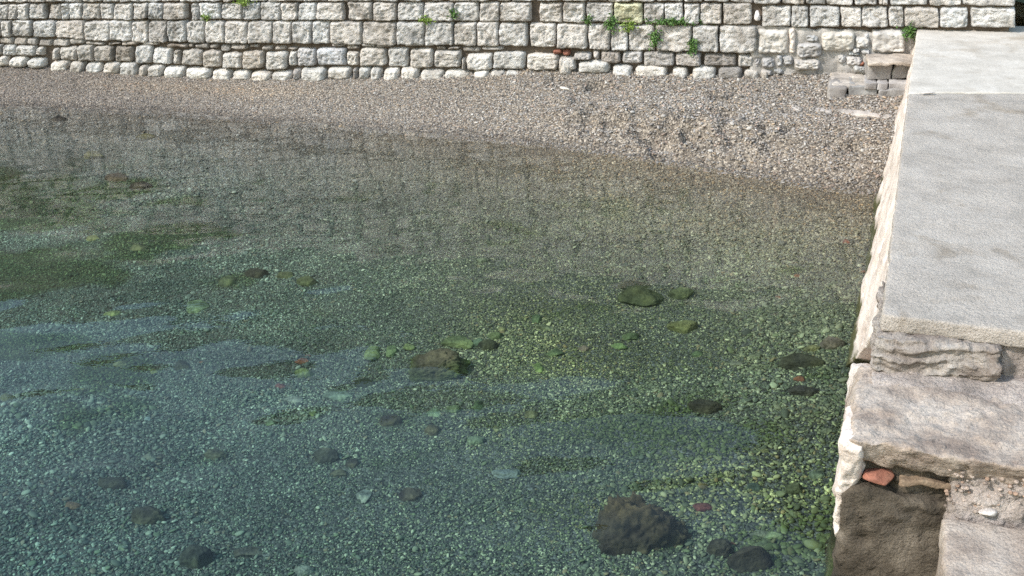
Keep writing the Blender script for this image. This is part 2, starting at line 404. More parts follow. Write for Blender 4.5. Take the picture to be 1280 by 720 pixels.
# ------------------------------------------------------------------ water
gx = axis(-6.6, 4.2, .045, -58, 38); gy = axis(3.0, 12.4, .045, -58, 12.9)
X, Y = np.meshgrid(gx, gy, indexing='ij')
cA, sA = math.cos(.22), math.sin(.22)
xr = X * cA + Y * sA; yr = -X * sA + Y * cA
inn = (sstep(-9, -6, X) * sstep(7, 4, X) * sstep(1, 3, Y))
dep = sstep(0.2, 4.5, shore_y(X) - Y)
wz = (.010 * dep * fbm(p3(xr * .95, yr * 1.6), 21, 2, .35) + (.0026 + .0040 * dep) * fbm(p3(xr * 2.5, yr * 4.0), 25, 2, .4) + .0021 * (1 - .55 * dep) * fbm(p3(xr * 4.0, yr * 9.5), 23, 2, .4)) * inn
nx_, ny_ = len(gx), len(gy)
V = np.stack([X, Y, wz], -1).reshape(-1, 3); F = [tuple(f) for f in grid_faces(nx_, ny_)]
rim = [i * ny_ for i in range(nx_)] + [(nx_ - 1) * ny_ + j for j in range(1, ny_)] + [i * ny_ + ny_ - 1 for i in range(nx_ - 2, -1, -1)] + [j for j in range(ny_ - 2, 0, -1)]
n0 = len(V); low = V[rim].copy(); low[:, 2] = -8.0
V = np.concatenate([V, low]); m_ = len(rim)
F += [(rim[(k + 1) % m_], rim[k], n0 + k, n0 + (k + 1) % m_) for k in range(m_)]
F.append(tuple(n0 + k for k in range(m_ - 1, -1, -1)))
water = mesh_obj('water', V, F, M['water']); water['kind'] = 'structure'

# ------------------------------------------------------------------ hillside behind the wall, unseen, added and shaped for its dark reflection in the water
gx = np.linspace(-40, 40, 160); gw = np.linspace(0, 1, 40)
X, W = np.meshgrid(gx, gw, indexing='ij')
crest = 4.85 + .4 * sstep(-4, 1, X) + 2.0 * sstep(2.5, 5, X) + .3 * vnoise(p3(X * .5, X * 0), 41) + .25 * vnoise(p3(X * 1.9, X * 0), 42)
Yh = wall_y(np.clip(X, -30, 30)) + 1.2 + W * 4; Zh = 1.0 + (crest - 1.0) * np.clip(W / .5, 0, 1)
b_ = fbm(np.stack([X * 1.8, Yh * 1.8, Zh * 1.8], -1), 43, 4)
hill = mesh_obj('reflected_hillside', np.stack([X, Yh + b_ * .4, Zh + b_ * .3], -1).reshape(-1, 3), grid_faces(160, 40), M['hill']); hill['kind'] = 'structure'

# ------------------------------------------------------------------ harbour wall
wall = thing('stone_wall', 'long wall of pale rough-hewn limestone blocks behind the pebble beach', 'wall', (WALL_R[0] - 4, wall_y(WALL_R[0] - 4), .3))
rgw = np.random.RandomState(4)
def block(parts, u0, u1, v0a, v0b, v1a, v1b, seed, depth=.034, roundness=.035, N=19, tint=(1, 1, 1), rad=.016, hew=.018, sz=None, gap=.15):
    """one hewn stone; its corners are given in photograph pixels on the wall face, or as (s0, s1, z0, z1) metres"""
    rg = np.random.RandomState(seed)
    if sz is None:
        j = lambda: rg.uniform(-.5, .5)
        c = np.array([wall_sz(u0 + gap + j(), v1a - gap + j()), wall_sz(u1 - gap + j(), v1b - gap + j()), wall_sz(u1 - gap + j(), v0b + gap + j()), wall_sz(u0 + gap + j(), v0a + gap + j())])
    else:
        s0, s1, z0, z1 = sz; c = np.array([(s0, z0), (s1, z0), (s1, z1), (s0, z1)]) + rg.uniform(-.006, .006, (4, 2))
    Wd = np.linalg.norm(c[1] - c[0]); Hd = np.linalg.norm(c[3] - c[0])
    t = np.linspace(-1, 1, N); a = .72 * t + .28 * np.sin(t * math.pi / 2)
    A, B = np.meshgrid(a, a, indexing='ij')
    ap = A * (1 - roundness * np.abs(B) ** 5); bp = B * (1 - roundness * np.abs(A) ** 5)
    u = (ap + 1) / 2; v = (bp + 1) / 2
    S = (c[0][None, None] * ((1-u)*(1-v))[..., None] + c[1] * (u*(1-v))[..., None] + c[2] * (u*v)[..., None] + c[3] * ((1-u)*v)[..., None])
    P3 = np.stack([S[..., 0], S[..., 1], 0 * u], -1)
    S = S + np.stack([fbm(P3 * 14 + seed * 1.7, seed, 2), fbm(P3 * 14 + 50 + seed, seed + 1, 2)], -1) * .010
    da = (1 - np.abs(A)) * Wd / 2; db = (1 - np.abs(B)) * Hd / 2; r = min(rad, Hd * .45, Wd * .45)
    f = lambda d: np.sqrt(np.clip(1 - (1 - np.minimum(d / r, 1)) ** 2, 0, 1))
    h = f(da) * f(db)
    n1 = fbm(P3 * 17 + seed * 2.3, seed + 2, 3); n2 = 1 - np.abs(fbm(P3 * 38 + seed, seed + 3, 2)) * 3
    tilt = rg.uniform(-.012, .012) * A + rg.uniform(-.010, .010) * B
    out = -.045 + h * (.045 + depth + rg.uniform(-.008, .012) + tilt + hew * n1 + hew * .6 * n2)
    V = wall_pt(S[..., 0], S[..., 1], out).reshape(-1, 3)
    k = rg.uniform(.86, 1.08); w = rg.uniform(-.03, .03)
    parts.add(V, grid_faces(N, N), np.array(tint) * k * np.array([1 + w, 1, 1 - w]))
def course(name, segs, top, bot, seed, tints=None, **kw):
    P = Parts()
    for k, (a, b) in enumerate(segs):
        ty = lambda x: np.interp(x, [q[0] for q in top], [q[1] for q in top]); by = lambda x: np.interp(x, [q[0] for q in bot], [q[1] for q in bot])
        t = (tints or {}).get(k, (1, 1, 1))
        block(P, a, b, ty(a), ty(b), by(a), by(b), seed * 1000 + k, tint=t, **kw)
    return P
def segs(js, gaps=()):
    return [(a, b) for a, b in zip(js[:-1], js[1:]) if not any(abs(a - g) < .6 for g in gaps)]
A_bot = [(-60, 3.5), (320, 1.8), (640, 1.5), (940, 2.2), (941, 5.5), (1100, 6.5), (1275, 8)]
ja = [-42, -15, 12, 37, 60, 82, 103, 130, 151, 176, 202, 226, 252, 280, 309, 335, 361, 380, 410, 436, 466, 499, 528, 560, 590, 621, 640, 670, 703, 735, 760, 790, 820, 855, 880, 912, 941, 977, 1006, 1032, 1067, 1097, 1111, 1160, 1202, 1270]
P = course('a', segs(ja), [(-60, -17), (640, -21), (940, -22), (1275, -21)], A_bot, 11); P.build('block_course', M['limestone'], wall)
B_top = [(-60, 4.5), (320, 2.3), (640, 2.3), (940, 3), (941, 6), (1100, 7.5), (1275, 9)]
B_bot = [(-60, 24), (320, 24.5), (640, 27), (800, 29), (940, 31), (941, 33.5), (1275, 35)]
jb = [-40, -14, 0, 12, 23.5, 37, 58.5, 63, 79, 87, 105, 126, 144, 168, 186, 205, 235, 239.5, 250, 278, 305, 326, 352, 374, 396, 431, 436, 466, 497, 530, 568, 599, 625, 665, 674, 704, 732, 767, 805, 831, 855, 875, 903, 940, 952, 989, 1011, 1050, 1077, 1110, 1130, 1174, 1210, 1213, 1270]
P = course('b', segs(jb, gaps=(58.5, 235, 431, 665, 940, 1210)), B_top, B_bot, 12, tints={28: (1, 1, 1), 33: (.98, 1.0, .74)}); P.build('block_course', M['limestone'], wall)
C_top = [(-60, 24.8), (320, 25.2), (640, 27.5), (800, 30), (946, 32)]
C_bot = [(-60, 46), (104, 46.5), (110, 51), (210, 53.5), (320, 54), (640, 58), (760, 62.5), (945, 66)]
jc = [-38, -10, 4, 16, 41.3, 43, 71, 108, 139, 166.5, 187, 210, 235, 257, 283, 311, 342.5, 366, 392, 413, 454, 497, 532, 568, 597, 624, 660, 662.5, 696, 735, 764, 786, 819, 865, 898, 946]
P = course('c', segs(jc, gaps=(41.3, 660)), C_top, C_bot, 13, tints={5: (.9, .88, .86), 9: (.8, .78, .76), 19: (.88, .86, .84)}, depth=.042); P.build('block_course', M['limestone'], wall)
# thin levelling course of flat chips
P = Parts(); dk = (.72, .69, .66)
chips = [(-30,0,46,55),(0,18,46,55),(18,35,46,56),(35,48,47,57),(49,66,48,58),(66,88,48,58),(88,107,46,55),(108,132,51,56),(134,152,52,56),(152,174,51,57),(178,200,51,57),(209,236,53,60),(236,243,53.5,60),(244,262,54,61),(263,274,54.5,61),(276,288,55,64),(288,311,55,62),(312,325,55,61),
         (327,341,56,62.5),(343,358,57,63),(360,372,57.5,62),(414,432,54,59),(433,450,55,62),(451,470,53.5,59.5),(470,491,54,59),(494,505,53,57),(505,532,53,58.5),(545,558,57,62),(560,575,58,62),(578,602,58,65),(602,630,57,63)]
for k, (a, b, c, d) in enumerate(chips): block(P, a, b, c, c, d, d, 14000 + k, depth=.02, roundness=.15, N=9, tint=dk, rad=.02, hew=.008, gap=.3)
P.build('levelling_course', M['limestone'], wall)
lower = [(-30,-12,55,69),(-12,4,55,69),(5,20.5,55,69),(21,45,56,70),(46,56,58,69),(66,75,60,75),(75,98,58,75.5),(99,119,55.5,76.5),(120,144,56,77),(145,167.5,57,77.5),(170,192,56,79.5),(192,216,59,80),(218,227,61,80),(228,253,61,82),(254,278,62.5,84.5),(279,304,65,85),(305,331,63,86),(332,360,64,87.5),
         (362,372,64,82),(372,395,59.5,82.5),(396.5,433,59.5,82.5),(434,449.5,64,82),(450,484,59.5,82.5),(485,511,59,83),(512,542,60.5,85),(543,577,62,85),(577.5,583,72,87),(583,615,65.5,87.5),(616,657.5,64,87),(658,699,66,87.5),(699,720,70,87),(717.5,740,64,76),(741,750,62,74),(751,777,62.5,79),(778,803,63,80),(804,844,64,83),(844,877,64.5,82),(879,921,66,83),(922,942,68,84)]
P = Parts(); dull = {7, 8, 9, 14, 16}; grey = {31, 32, 33, 34, 35, 36, 37}
for k, (a, b, c, d) in enumerate(lower):
    t = (.80, .77, .73) if k in dull else ((.82, .8, .79) if k in grey else (.98, .97, .95))
    if k in (33, 37): t = (.60, .575, .56)
    if k == 19 or k == 20: t = (.93, .95, 1.0)
    block(P, a, b, c, c, d, d, 15000 + k, depth=.04, roundness=.06, N=19, tint=t, rad=.026)
P.build('block_course', M['limestone'], wall)
foot = [(-20,-1,69,80),(0,12,69,79),(15,36,70,80),(37,59,71,81),(65,88,75,86),(89,108,75,88),(109,129,77,88),(131,151,77,89),(152,174,77,91),(175,187,80,92),(187,206,80,94),(207,234,82,94),(234,265,83,96),(266,291,86,97),(292,315,87,97),(315,341,88,98),(341,367,88,98),(368,377,85,95),(377,409,83,97),(410,441,83,96),(442,449,84,94),(449,464,83,96),(464,479,83,97),(480,500,84,98),(501,525,83,97),(526,556,86,98),(556,589,86.5,97),(592,613,86.5,96),(614,632,86.5,94),(632,652,88,93),
        (698,716,70,90),(723,763,75,88),(765,791,80,92),(793,835,81,94),(840,862,83,95),(865,895,81,97),(897,928,83,97),(930,949,86,96),(950,962,86,96)]
P = Parts()
for k, (a, b, c, d) in enumerate(foot):
    block(P, a, b, c, c, d + 4, d + 4, 16000 + k, depth=.07, roundness=.16, N=15, tint=(.66, .64, .63) if k in (17, 36, 20) else (1.1, 1.09, 1.06), rad=.04, hew=.014, gap=.1)
P.build('footing_course', M['limestone'], wall)
# patched stretch at the right end: small rubble set in mortar
P = Parts()
rub = [(947,986,36,67,.045,(1.5,1.45,1.38),.05),(986,994,35,66,.05,(1.65,1.45,1.3),.15),(995,1028,52,72,.06,(1.1,1.1,1.12),.3),(1007,1024,42,52,.05,(.95,.98,1.02),.3),(1026,1068,38,64,.06,(1.2,1.17,1.1),.2),(1068,1087,45,60,.06,(1.15,1.13,1.1),.35),(1080,1088,40,50,.05,(1.05,1.05,1.08),.3),(1064,1076,59,66,.04,(1.1,1.12,1.15),.2),(1075,1088,60,68,.04,(1.1,1.12,1.15),.2),
       (1089,1132,37,66,.06,(1.35,1.3,1.25),.12),(940,947,46,64,.03,(1.1,1.1,1.05),.2),(943,951,71,85,.04,(.85,.85,.88),.2),(952,969,71,85,.045,(1.0,1.02,1.06),.15),(970,978,68,83,.04,(.95,.97,1.0),.15),(978,991,68,82,.045,(.95,.97,1.0),.15),(992,1025,73,88,.045,(1.1,1.08,1.06),.15),(1047,1058,67,80,.03,(.85,.85,.86),.3),(1056,1078,69,82,.035,(.9,.9,.92),.25),(1066,1085,80,91,.04,(1.0,1.0,1.0),.25),(950,965,86,95,.05,(1.15,1.12,1.1),.2),(966,980,85,92,.04,(1,1,1),.2),(1060,1075,64,69,.03,(1.0,1.05,1.1),.2)]
for k, (a, b, c, d, dp, t, rn) in enumerate(rub):
    block(P, a, b, c, c, d, d, 17000 + k, depth=dp, roundness=rn * .7, N=23, tint=np.array(t) * (.96, .98, 1.0), rad=.035, hew=.02, gap=-.3)
P.build('rubble_patch', M['rubble'], wall)
P = Parts()
for k, (a, b, c, d) in enumerate([(690,703,62,68.5),(704,714.5,62,69)]): block(P, a, b, c, c, d, d, 17500 + k, depth=.03, roundness=.2, N=9, rad=.02, gap=.2)
for k, (a, b, c, d) in enumerate([(1072,1082,75,83),]): block(P, a, b, c, c, d, d, 17510 + k, depth=.045, roundness=.2, N=9, rad=.02, gap=.2)
P.build('brick_fragment', M['brick'], wall)
# upper courses above the picture, up to the coping
sz_hi = wall_sz(0, -18)[1]
P = Parts()
for row in range(2):
    s0 = -3.0
    while s0 < 9.75:
        w = rgw.uniform(.2, .36); e = min(s0 + w, 9.82)
        zb0 = np.interp(s0, [-3, 9.8], [wall_sz(0, -17)[1], wall_sz(1275, -21)[1]]) + .012 + row * .24
        block(P, 0, 0, 0, 0, 0, 0, 18000 + row * 200 + int(s0 * 10), sz=(s0, e - .01, zb0, zb0 + .23), N=9); s0 = e
P.build('block_course', M['limestone'], wall)
# left continuation outside the frame is carried by the same courses; the core holds all of them
def slab_on_wall(s0, s1, z0, z1, o0, o1, **kw):
    q = [wall_pt(np.array(s0), 0, o1), wall_pt(np.array(s1), 0, o1), wall_pt(np.array(s1), 0, o0), wall_pt(np.array(s0), 0, o0)]
    return hexa(box8(q, z0, z1), dims=(s1 - s0, o1 - o0, z1 - z0), **kw)
sR = wall_sz(1270, 20)[0]; zc = 1.42
mesh_obj('wall_core', *slab_on_wall(-12, sR - .03, -.3, zc, -.9, -.028, seed=5, step=.3, amp=.004), M['dark_joint'], wall)
mesh_obj('coping', *slab_on_wall(-12, sR + .02, zc + .003, zc + .12, -.95, .05, seed=6, step=.2, amp=.01), M['limestone'], wall)
# left end out of the frame: plain run of blocks
P = Parts()
for row in range(7):
    s0 = -11.9
    while s0 < -.95:
        e = min(s0 + rgw.uniform(.22, .4), -.93); block(P, 0,0,0,0,0,0, 19000 + row * 100 + int(-s0 * 8), sz=(s0, e - .01, .0 + row * .2, .19 + row * .2), N=7); s0 = e
P.build('block_course', M['limestone'], wall)
s0 = wall_sz(940, 60)[0]; s1 = wall_sz(1200, 60)[0]
V, F = slab_on_wall(s0, s1, .1, wall_sz(1000, 35)[1], -.05, .006, seed=8, step=.02, amp=.034, freq=11, octv=5)
mesh_obj('mortar_bed', V, F, M['mortar'], wall)
# pale stone wedged in the gap
p = on_wall(947, 20, .02); V, F = stone_shape(78, (.06, .06, .10), 3, 9)
mesh_obj('wedge_stone', V + p, F, M['limestone'], wall, col=(1.25, 1.25, 1.3))

# plastered wall set back beyond the end of the stone wall
V, F = hexa(box8([(4.2, 12.6), (9, 11.9), (9, 12.3), (4.2, 13.0)], .6, 3.0), 9, (4.8, .4, 2.4), step=.3, amp=.004)
o = mesh_obj('plastered_wall', V - np.array([6.5, 12.3, .6]), F, M['render_grey'], loc=(6.5, 12.3, .6)); tag(o, 'smooth grey plastered wall set back beyond the right end of the stone wall', 'wall')

# ------------------------------------------------------------------ jetty
e0 = at(1103, 393, .9); j0 = at(1135, 117, .9); w0 = at(1149, 35, .9)
aD = (j0 - e0)[:2]; LJ = np.linalg.norm(aD); aD = aD / LJ; bD = np.array([aD[1], -aD[0]])
def jp(s, t): return e0[:2] + aD * s + bD * t                  # s metres from the end towards the wall, t metres in from the left edge
jetty = thing('jetty', 'concrete topped stone jetty with a broken stepped end running out from the wall', 'jetty', (*jp(2, .6), 0))
WJ = 3.2
q = [jp(0, 0), jp(0, WJ), jp(LJ - 1.0, WJ), jp(LJ, 0)]
q = [e0[:2], jp(.03, WJ), j0[:2] + np.array([3.4, -.02]), j0[:2]]
mesh_obj('deck_slab', *hexa(box8(q, .825, .9), 31, (WJ, LJ, .075), step=.03, r=.012, amp=.010, freq=5, fine=.004), M['concrete'], jetty)
q2 = [j0[:2] + np.array([.004, .012]), j0[:2] + np.array([3.4, .0]), w0[:2] + np.array([5.5, .1]), w0[:2] + np.array([0, .05])]
mesh_obj('deck_slab', *hexa(box8(q2, .83, .905), 32, (3.4, 2.3, .075), step=.05, r=.012, amp=.008, freq=5, fine=.003), M['concrete_pale'], jetty)
# battered, roughly rendered side
bw0 = at(1100, 234, 0)[:2]; bw1 = at(1073, 393, 0)[:2]; bw2 = at(1030, 650, 0)[:2]
far_b = bw0 + (w0[:2] - j0[:2]) * 1.05
def side(name, bot_n, bot_f, top_n, top_f, zt, zb, mat, seed, amp=.028, wid=.8, **kw):
    # the batter is carried on below the water
    k = (zt - zb) / zt
    bn = top_n + (bot_n - top_n) * k; bf = top_f + (bot_f - top_f) * k
    c = [np.array([*bn, zb]), np.array([*(bn + bD * wid), zb]), np.array([*(bf + bD * wid), zb]), np.array([*bf, zb]),
         np.array([*top_n, zt]), np.array([*(top_n + bD * wid), zt]), np.array([*(top_f + bD * wid), zt]), np.array([*top_f, zt])]
    V, F = hexa(c, seed, (wid, np.linalg.norm(top_f - top_n), zt - zb), step=.04, r=.03, amp=amp, freq=3.2, fine=.012, **kw)
    return mesh_obj(name, V, F, mat, jetty)
def foundation(n, f, seed):
    n = n + bD * .03; f = f + bD * .03; q = [n, n + bD * .8, f + bD * .8, f]
    mesh_obj('foundation', *hexa(box8(q, -1.0, -.04), seed, (.8, np.linalg.norm(f - n), .96), step=.05, r=.04, amp=.05, freq=3.5, fine=.012), M['weedy'], jetty)
side('side_wall', bw1 + (bw1 - bw0) * 0.0, bw0, jp(1.9, .012), jp(LJ + .2, .012), .825, -.12, M['jetty_side'], 41, amp=.045)
side('side_wall', at(1062, 452, 0)[:2], bw1 + aD * .02, jp(.03, .012), jp(1.9, .012), .82, -.12, M['jetty_side'], 42, amp=.04)
foundation(at(1034, 640, 0)[:2], bw1, 45); foundation(bw1, bw0 + aD * .3, 46)
side('side_wall', bw0, far_b, jp(LJ + .15, .012), w0[:2] + aD * .1, .825, -.3, M['jetty_side'], 43)
# end: broken ledge stone under the slab, mortar bed, first step, dark base stone, lower step
l0 = at(1097, 418, .83)[:2]; l1 = at(1252, 432, .83)[:2]
mesh_obj('ledge_stone', *hexa(box8([l0 - aD * .03, l1 - aD * .04, l1 + aD * .6, l0 + aD * .6], .675, .823), 51, (np.linalg.norm(l1 - l0), .63, .148), step=.011, r=.006, amp=.03, freq=8, octv=5, strata=.014, fine=.012, stepz=.005), M['ledge'], jetty)
l2 = l1 + (l1 - l0) * 3
mesh_obj('rubble_fill', *hexa(box8([l1 + aD * .03 + bD * .005, l2 + aD * .0, l2 + aD * .6, l1 + aD * .6], .60, .822), 52, (1.8, .6, .22), step=.02, r=.02, amp=.03, freq=9, fine=.012), M['conglomerate'], jetty)
m0 = at(1090, 458, .68)[:2]
mesh_obj('mortar_bed', *hexa([np.array([*(m0 - aD * .17), .60]), np.array([*(m0 - aD * .17 + bD * 2), .60]), np.array([*(m0 + aD * .3 + bD * 2), .60]), np.array([*(m0 + aD * .3), .60]),
                               np.array([*(m0 - aD * .10), .672]), np.array([*(m0 - aD * .10 + bD * 2), .672]), np.array([*(m0 + aD * .3 + bD * 2), .70]), np.array([*(m0 + aD * .3), .70])], 53, (2, .47, .08), step=.02, r=.02, amp=.016, freq=10, fine=.008), M['conglomerate'], jetty)
t0 = at(1070, 478, .66)[:2]; t1 = at(1062, 548, .66)[:2]
tr = t1 + bD * 2.2
mesh_obj('step_stone', *hexa([np.array([*(t1 + aD * .05 - bD * .02), .545]), np.array([*(tr + aD * .06), .545]), np.array([*(tr + aD * .8), .45]), np.array([*(t0 + aD * .2 - bD * .03), .45]),
                               np.array([*t1, .658]), np.array([*(tr - aD * .02), .655]), np.array([*(tr + aD * .8), .66]), np.array([*(t0 + aD * .2), .66])], 54, (2.2, .7, .17), step=.016, r=.02, amp=.032, freq=5.5, octv=5, fine=.014), M['step'], jetty)
h0, h1 = at(1043, 668, .14)[:2], at(1060, 652, .2)[:2]
mesh_obj('render_patch', *hexa([np.array([*h0, .12]), np.array([*h1, .16]), np.array([*(h1 + aD * .3), .16]), np.array([*(h0 + aD * .3), .12]),
                               np.array([*(t1 - bD * .035 - aD * .012), .635]), np.array([*(t1 + bD * .06 - aD * .014), .635]), np.array([*(t1 + bD * .06 + aD * .3), .645]), np.array([*(t1 - bD * .035 + aD * .35), .64])], 61, (.12, .3, .5), step=.012, r=.03, amp=.028, freq=6, octv=5, fine=.009), M['jetty_side'], jetty)
c0 = t1 + aD * .10 + bD * .03; c1 = c0 + bD * 2
mesh_obj('rubble_fill', *hexa(box8([c0, c1, c1 + aD * .5, c0 + aD * .5], .36, .55), 57, (2, .5, .19), step=.016, r=.02, amp=.035, freq=11, fine=.014), M['brown'], jetty)  # dark fill colour also paints the shade inside the cavity
k0 = at(1122, 612, .45)[:2] ; k1 = at(1216, 618, .45)[:2]
mesh_obj('flat_slab', *hexa(box8([k0, k1, k1 + aD * .2, k0 + aD * .2], .462, .488), 58, (.26, .2, .026), step=.012, r=.008, amp=.016, freq=12, fine=.006), M['rust'], jetty)
n0 = at(1190, 590, .55)[:2]; n1 = n0 + bD * 1.2
mesh_obj('pebbly_mortar', *hexa([np.array([*(n0 - aD * .06), .33]), np.array([*(n1 - aD * .06), .33]), np.array([*(n1 + aD * .3), .33]), np.array([*(n0 + aD * .3), .33]), np.array([*n0, .635]), np.array([*n1, .635]), np.array([*(n1 + aD * .3), .635]), np.array([*(n0 + aD * .3), .635])], 59, (1.2, .3, .28), step=.014, r=.03, amp=.025, freq=9, octv=5, fine=.016), M['conglomerate'], jetty)
# pebbly mortar filling the right half of the step's face
P = Parts(); rg = np.random.RandomState(8)
f0 = at(1188, 580, .6)
for k in range(330):
    tt = rg.uniform(0, 1.0); zz = rg.uniform(.40, .66 - .02)
    c = np.array([*(f0[:2] + bD * tt - aD * rg.uniform(-.016, .012)), zz]); sz = rg.uniform(.007, .017)
    V, F = stone_shape(900 + k, (sz * 1.4, sz * 1.4, sz), 1, 2); P.add(V + c, F, np.array(random.Random(k).choice([(1, .97, .93), (1.2, 1.12, 1.05), (.75, .7, .66), (1.1, .9, .76), (1.35, 1.3, 1.25)])))
o = P.build('mortar_pebbles', M['conglomerate'], jetty); o['kind'] = 'stuff'
V, F = stone_shape(66, (.125, .10, .07), 3, 6); c = at(1092, 603, .475); mesh_obj('brick_fragment', V + c + np.array([0.03, .04, 0]), F, M['brick'], jetty)
V, F = stone_shape(62, (.07, .05, .02), 3, 7); c = at(1176, 578, .55); mesh_obj('brick_fragment', V + c, F, M['brick'], jetty)
V, F = stone_shape(63, (.09, .05, .02), 3, 7); c = at(1217, 462, .672); mesh_obj('brick_fragment', V + c, F, M['brick'], jetty)
V, F = stone_shape(64, (.06, .05, .02), 3, 7); c = at(1103, 457, .672); mesh_obj('brick_fragment', V + c, F, M['brick'], jetty)
b0 = at(1056, 606, .43)[:2]; b1 = b0 + bD * .52
bb = at(1030, 700, .0)[:2]
mesh_obj('base_stone', *hexa([np.array([*(bb - aD * .05 + bD * .10), -.9]), np.array([*(bb + bD * .6 - aD * .1), -.9]), np.array([*(b1 + aD * .5), -.9]), np.array([*(b0 + aD * .5 + bD * .08), -.9]),
                               np.array([*b0, .425]), np.array([*b1, .425]), np.array([*(b1 + aD * .5), .43]), np.array([*(b0 + aD * .5), .43])], 55, (.55, .6, 1.3), step=.02, r=.03, amp=.05, freq=4.2, octv=5, fine=.02), M['brown'], jetty)
side('side_wall', at(1034, 640, 0)[:2], at(1062, 452, 0)[:2], t1 + aD * .05 - bD * .0, jp(.05, -.05), .62, .1, M['jetty_side'], 44, amp=.03, wid=.3)
g0 = at(1181, 646, .42)[:2]; g1 = g0 + bD * 2
mesh_obj('step_stone', *hexa(box8([g0 - aD * .9, g1 - aD * .9, g1 + aD * .02, g0 + aD * .02], -.6, .42), 56, (2, .92, 1.02), step=.03, r=.025, amp=.018, freq=5, fine=.008), M['step'], jetty)
for k, (u, v, z, sz, lab) in enumerate([(1234, 640, .435, (.075, .05, .03), 'pale grey chip lying on the mortar beside the lowest jetty step'), (1238, 622, .46, (.05, .04, .02), 'small whitish chip tucked above the grey chip on the jetty end'), (1255, 437, .77, (.08, .08, .07), 'rounded grey stone stuck in the gap at the right of the jetty ledge'), (1160, 116, .915, (.10, .03, .015), 'thin white flake of broken concrete at the joint of the jetty deck')]):
    V, F = stone_shape(300 + k, sz, 3, 6); o = mesh_obj('loose_stone', V, F, M['rubble'], loc=tuple(at(u, v, z)), col=(1.35, 1.3, 1.28) if k != 2 else (1, .98, .97)); tag(o, lab, 'stone')

# ------------------------------------------------------------------ steps at the top of the beach
steps = thing('stone_steps', 'two low steps of flat grey stones between the beach and the jetty', 'steps', (*on_wall(1090, 95)[:2] + W_N * .3, .3))
def quad_at(u0, u1, v, z, back): # left and right front corners from the photograph, running back towards the wall
    a = at(u0, v, z)[:2]; b = at(u1, v, z)[:2]; n = -W_N * back; return [a, b, b + n, a + n]
def stonebox(P, u0, u1, v0, z0, z1, back, seed, tint=(1, 1, 1), r=.02):
    q = quad_at(u0, u1, v0, z1, back); V, F = hexa(box8(q, z0, z1), seed, (np.linalg.norm(q[1] - q[0]), back, z1 - z0), step=.02, r=r * .6, amp=.018, freq=9, octv=5, fine=.007); P.add(V, F, tint)
zt = .70; zm = .50
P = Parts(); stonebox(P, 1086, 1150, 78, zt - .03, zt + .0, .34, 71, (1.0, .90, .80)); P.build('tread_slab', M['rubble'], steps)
P = Parts(); stonebox(P, 1085, 1116.5, 80, zt - .165, zt - .033, .3, 72, (.70, .69, .69)); stonebox(P, 1118, 1150, 80, zt - .165, zt - .033, .3, 73, (.68, .68, .69))  # front blocks tinted darker than the tread, shade of the upright faces put into colour
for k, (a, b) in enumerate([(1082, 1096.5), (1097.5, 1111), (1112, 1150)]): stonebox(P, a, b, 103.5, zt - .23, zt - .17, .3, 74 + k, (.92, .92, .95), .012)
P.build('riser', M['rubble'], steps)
P = Parts(); stonebox(P, 1040, 1082, 106, zm - .03, zm, .5, 81, (1.12, 1.05, .97)); stonebox(P, 1066, 1095, 101, zm - .028, zm + .004, .2, 82, (1.2, 1.14, 1.06)); P.build('tread_slab', M['rubble'], steps)  # treads tinted lighter, painting the sunlit tops
P = Parts(); stonebox(P, 1036, 1059.5, 108, zm - .14, zm - .005, .35, 83, (.62, .60, .59), .04); stonebox(P, 1061.5, 1096, 107.5, zm - .125, zm - .004, .35, 84, (.74, .76, .78)); stonebox(P, 1098, 1150, 111.5, zm - .13, zm - .02, .35, 85, (.78, .79, .81))  # fronts tinted darker below the sunlit treads, shade painted over each stone's own tone
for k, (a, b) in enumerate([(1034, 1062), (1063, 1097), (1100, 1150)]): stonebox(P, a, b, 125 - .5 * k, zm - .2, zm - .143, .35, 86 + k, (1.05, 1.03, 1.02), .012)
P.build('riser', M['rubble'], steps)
a = on_ground(986, 138)[0]; b = on_ground(1112, 149)[0]; n = np.array([-(b - a)[1], (b - a)[0]]); n /= np.linalg.norm(n)
zz = max(a[2], b[2]) + .012
V, F = hexa([np.array([*a[:2], a[2] - .1]), np.array([*b[:2], b[2] - .1]), np.array([*(b[:2] + n * .09), b[2] - .1]), np.array([*(a[:2] + n * .09), a[2] - .1]),
             np.array([*a[:2], a[2] + .014]), np.array([*b[:2], b[2] + .010]), np.array([*(b[:2] + n * .09), b[2] + .024]), np.array([*(a[:2] + n * .09), a[2] + .028])], 91, (.9, .09, .13), step=.025, r=.012, amp=.02, freq=9, fine=.006)
c0 = (a + b) / 2
o = mesh_obj('kerb_stone', V - c0, F, M['rubble'], loc=tuple(c0), col=(.98, .92, .87)); tag(o, 'half buried pale kerb stone lying in the pebbles below the steps', 'stone')
a, _ = on_ground(706, 113); V, F = stone_shape(95, (.10, .03, .03), 3, 4)
o = mesh_obj('driftwood', V, F, M['limestone'], loc=tuple(a + np.array([0, 0, .02])), col=(1.25, 1.22, 1.15)); o.rotation_euler = (0, .1, -.4); tag(o, 'small bleached white sliver lying on the beach pebbles below the wall', 'driftwood')

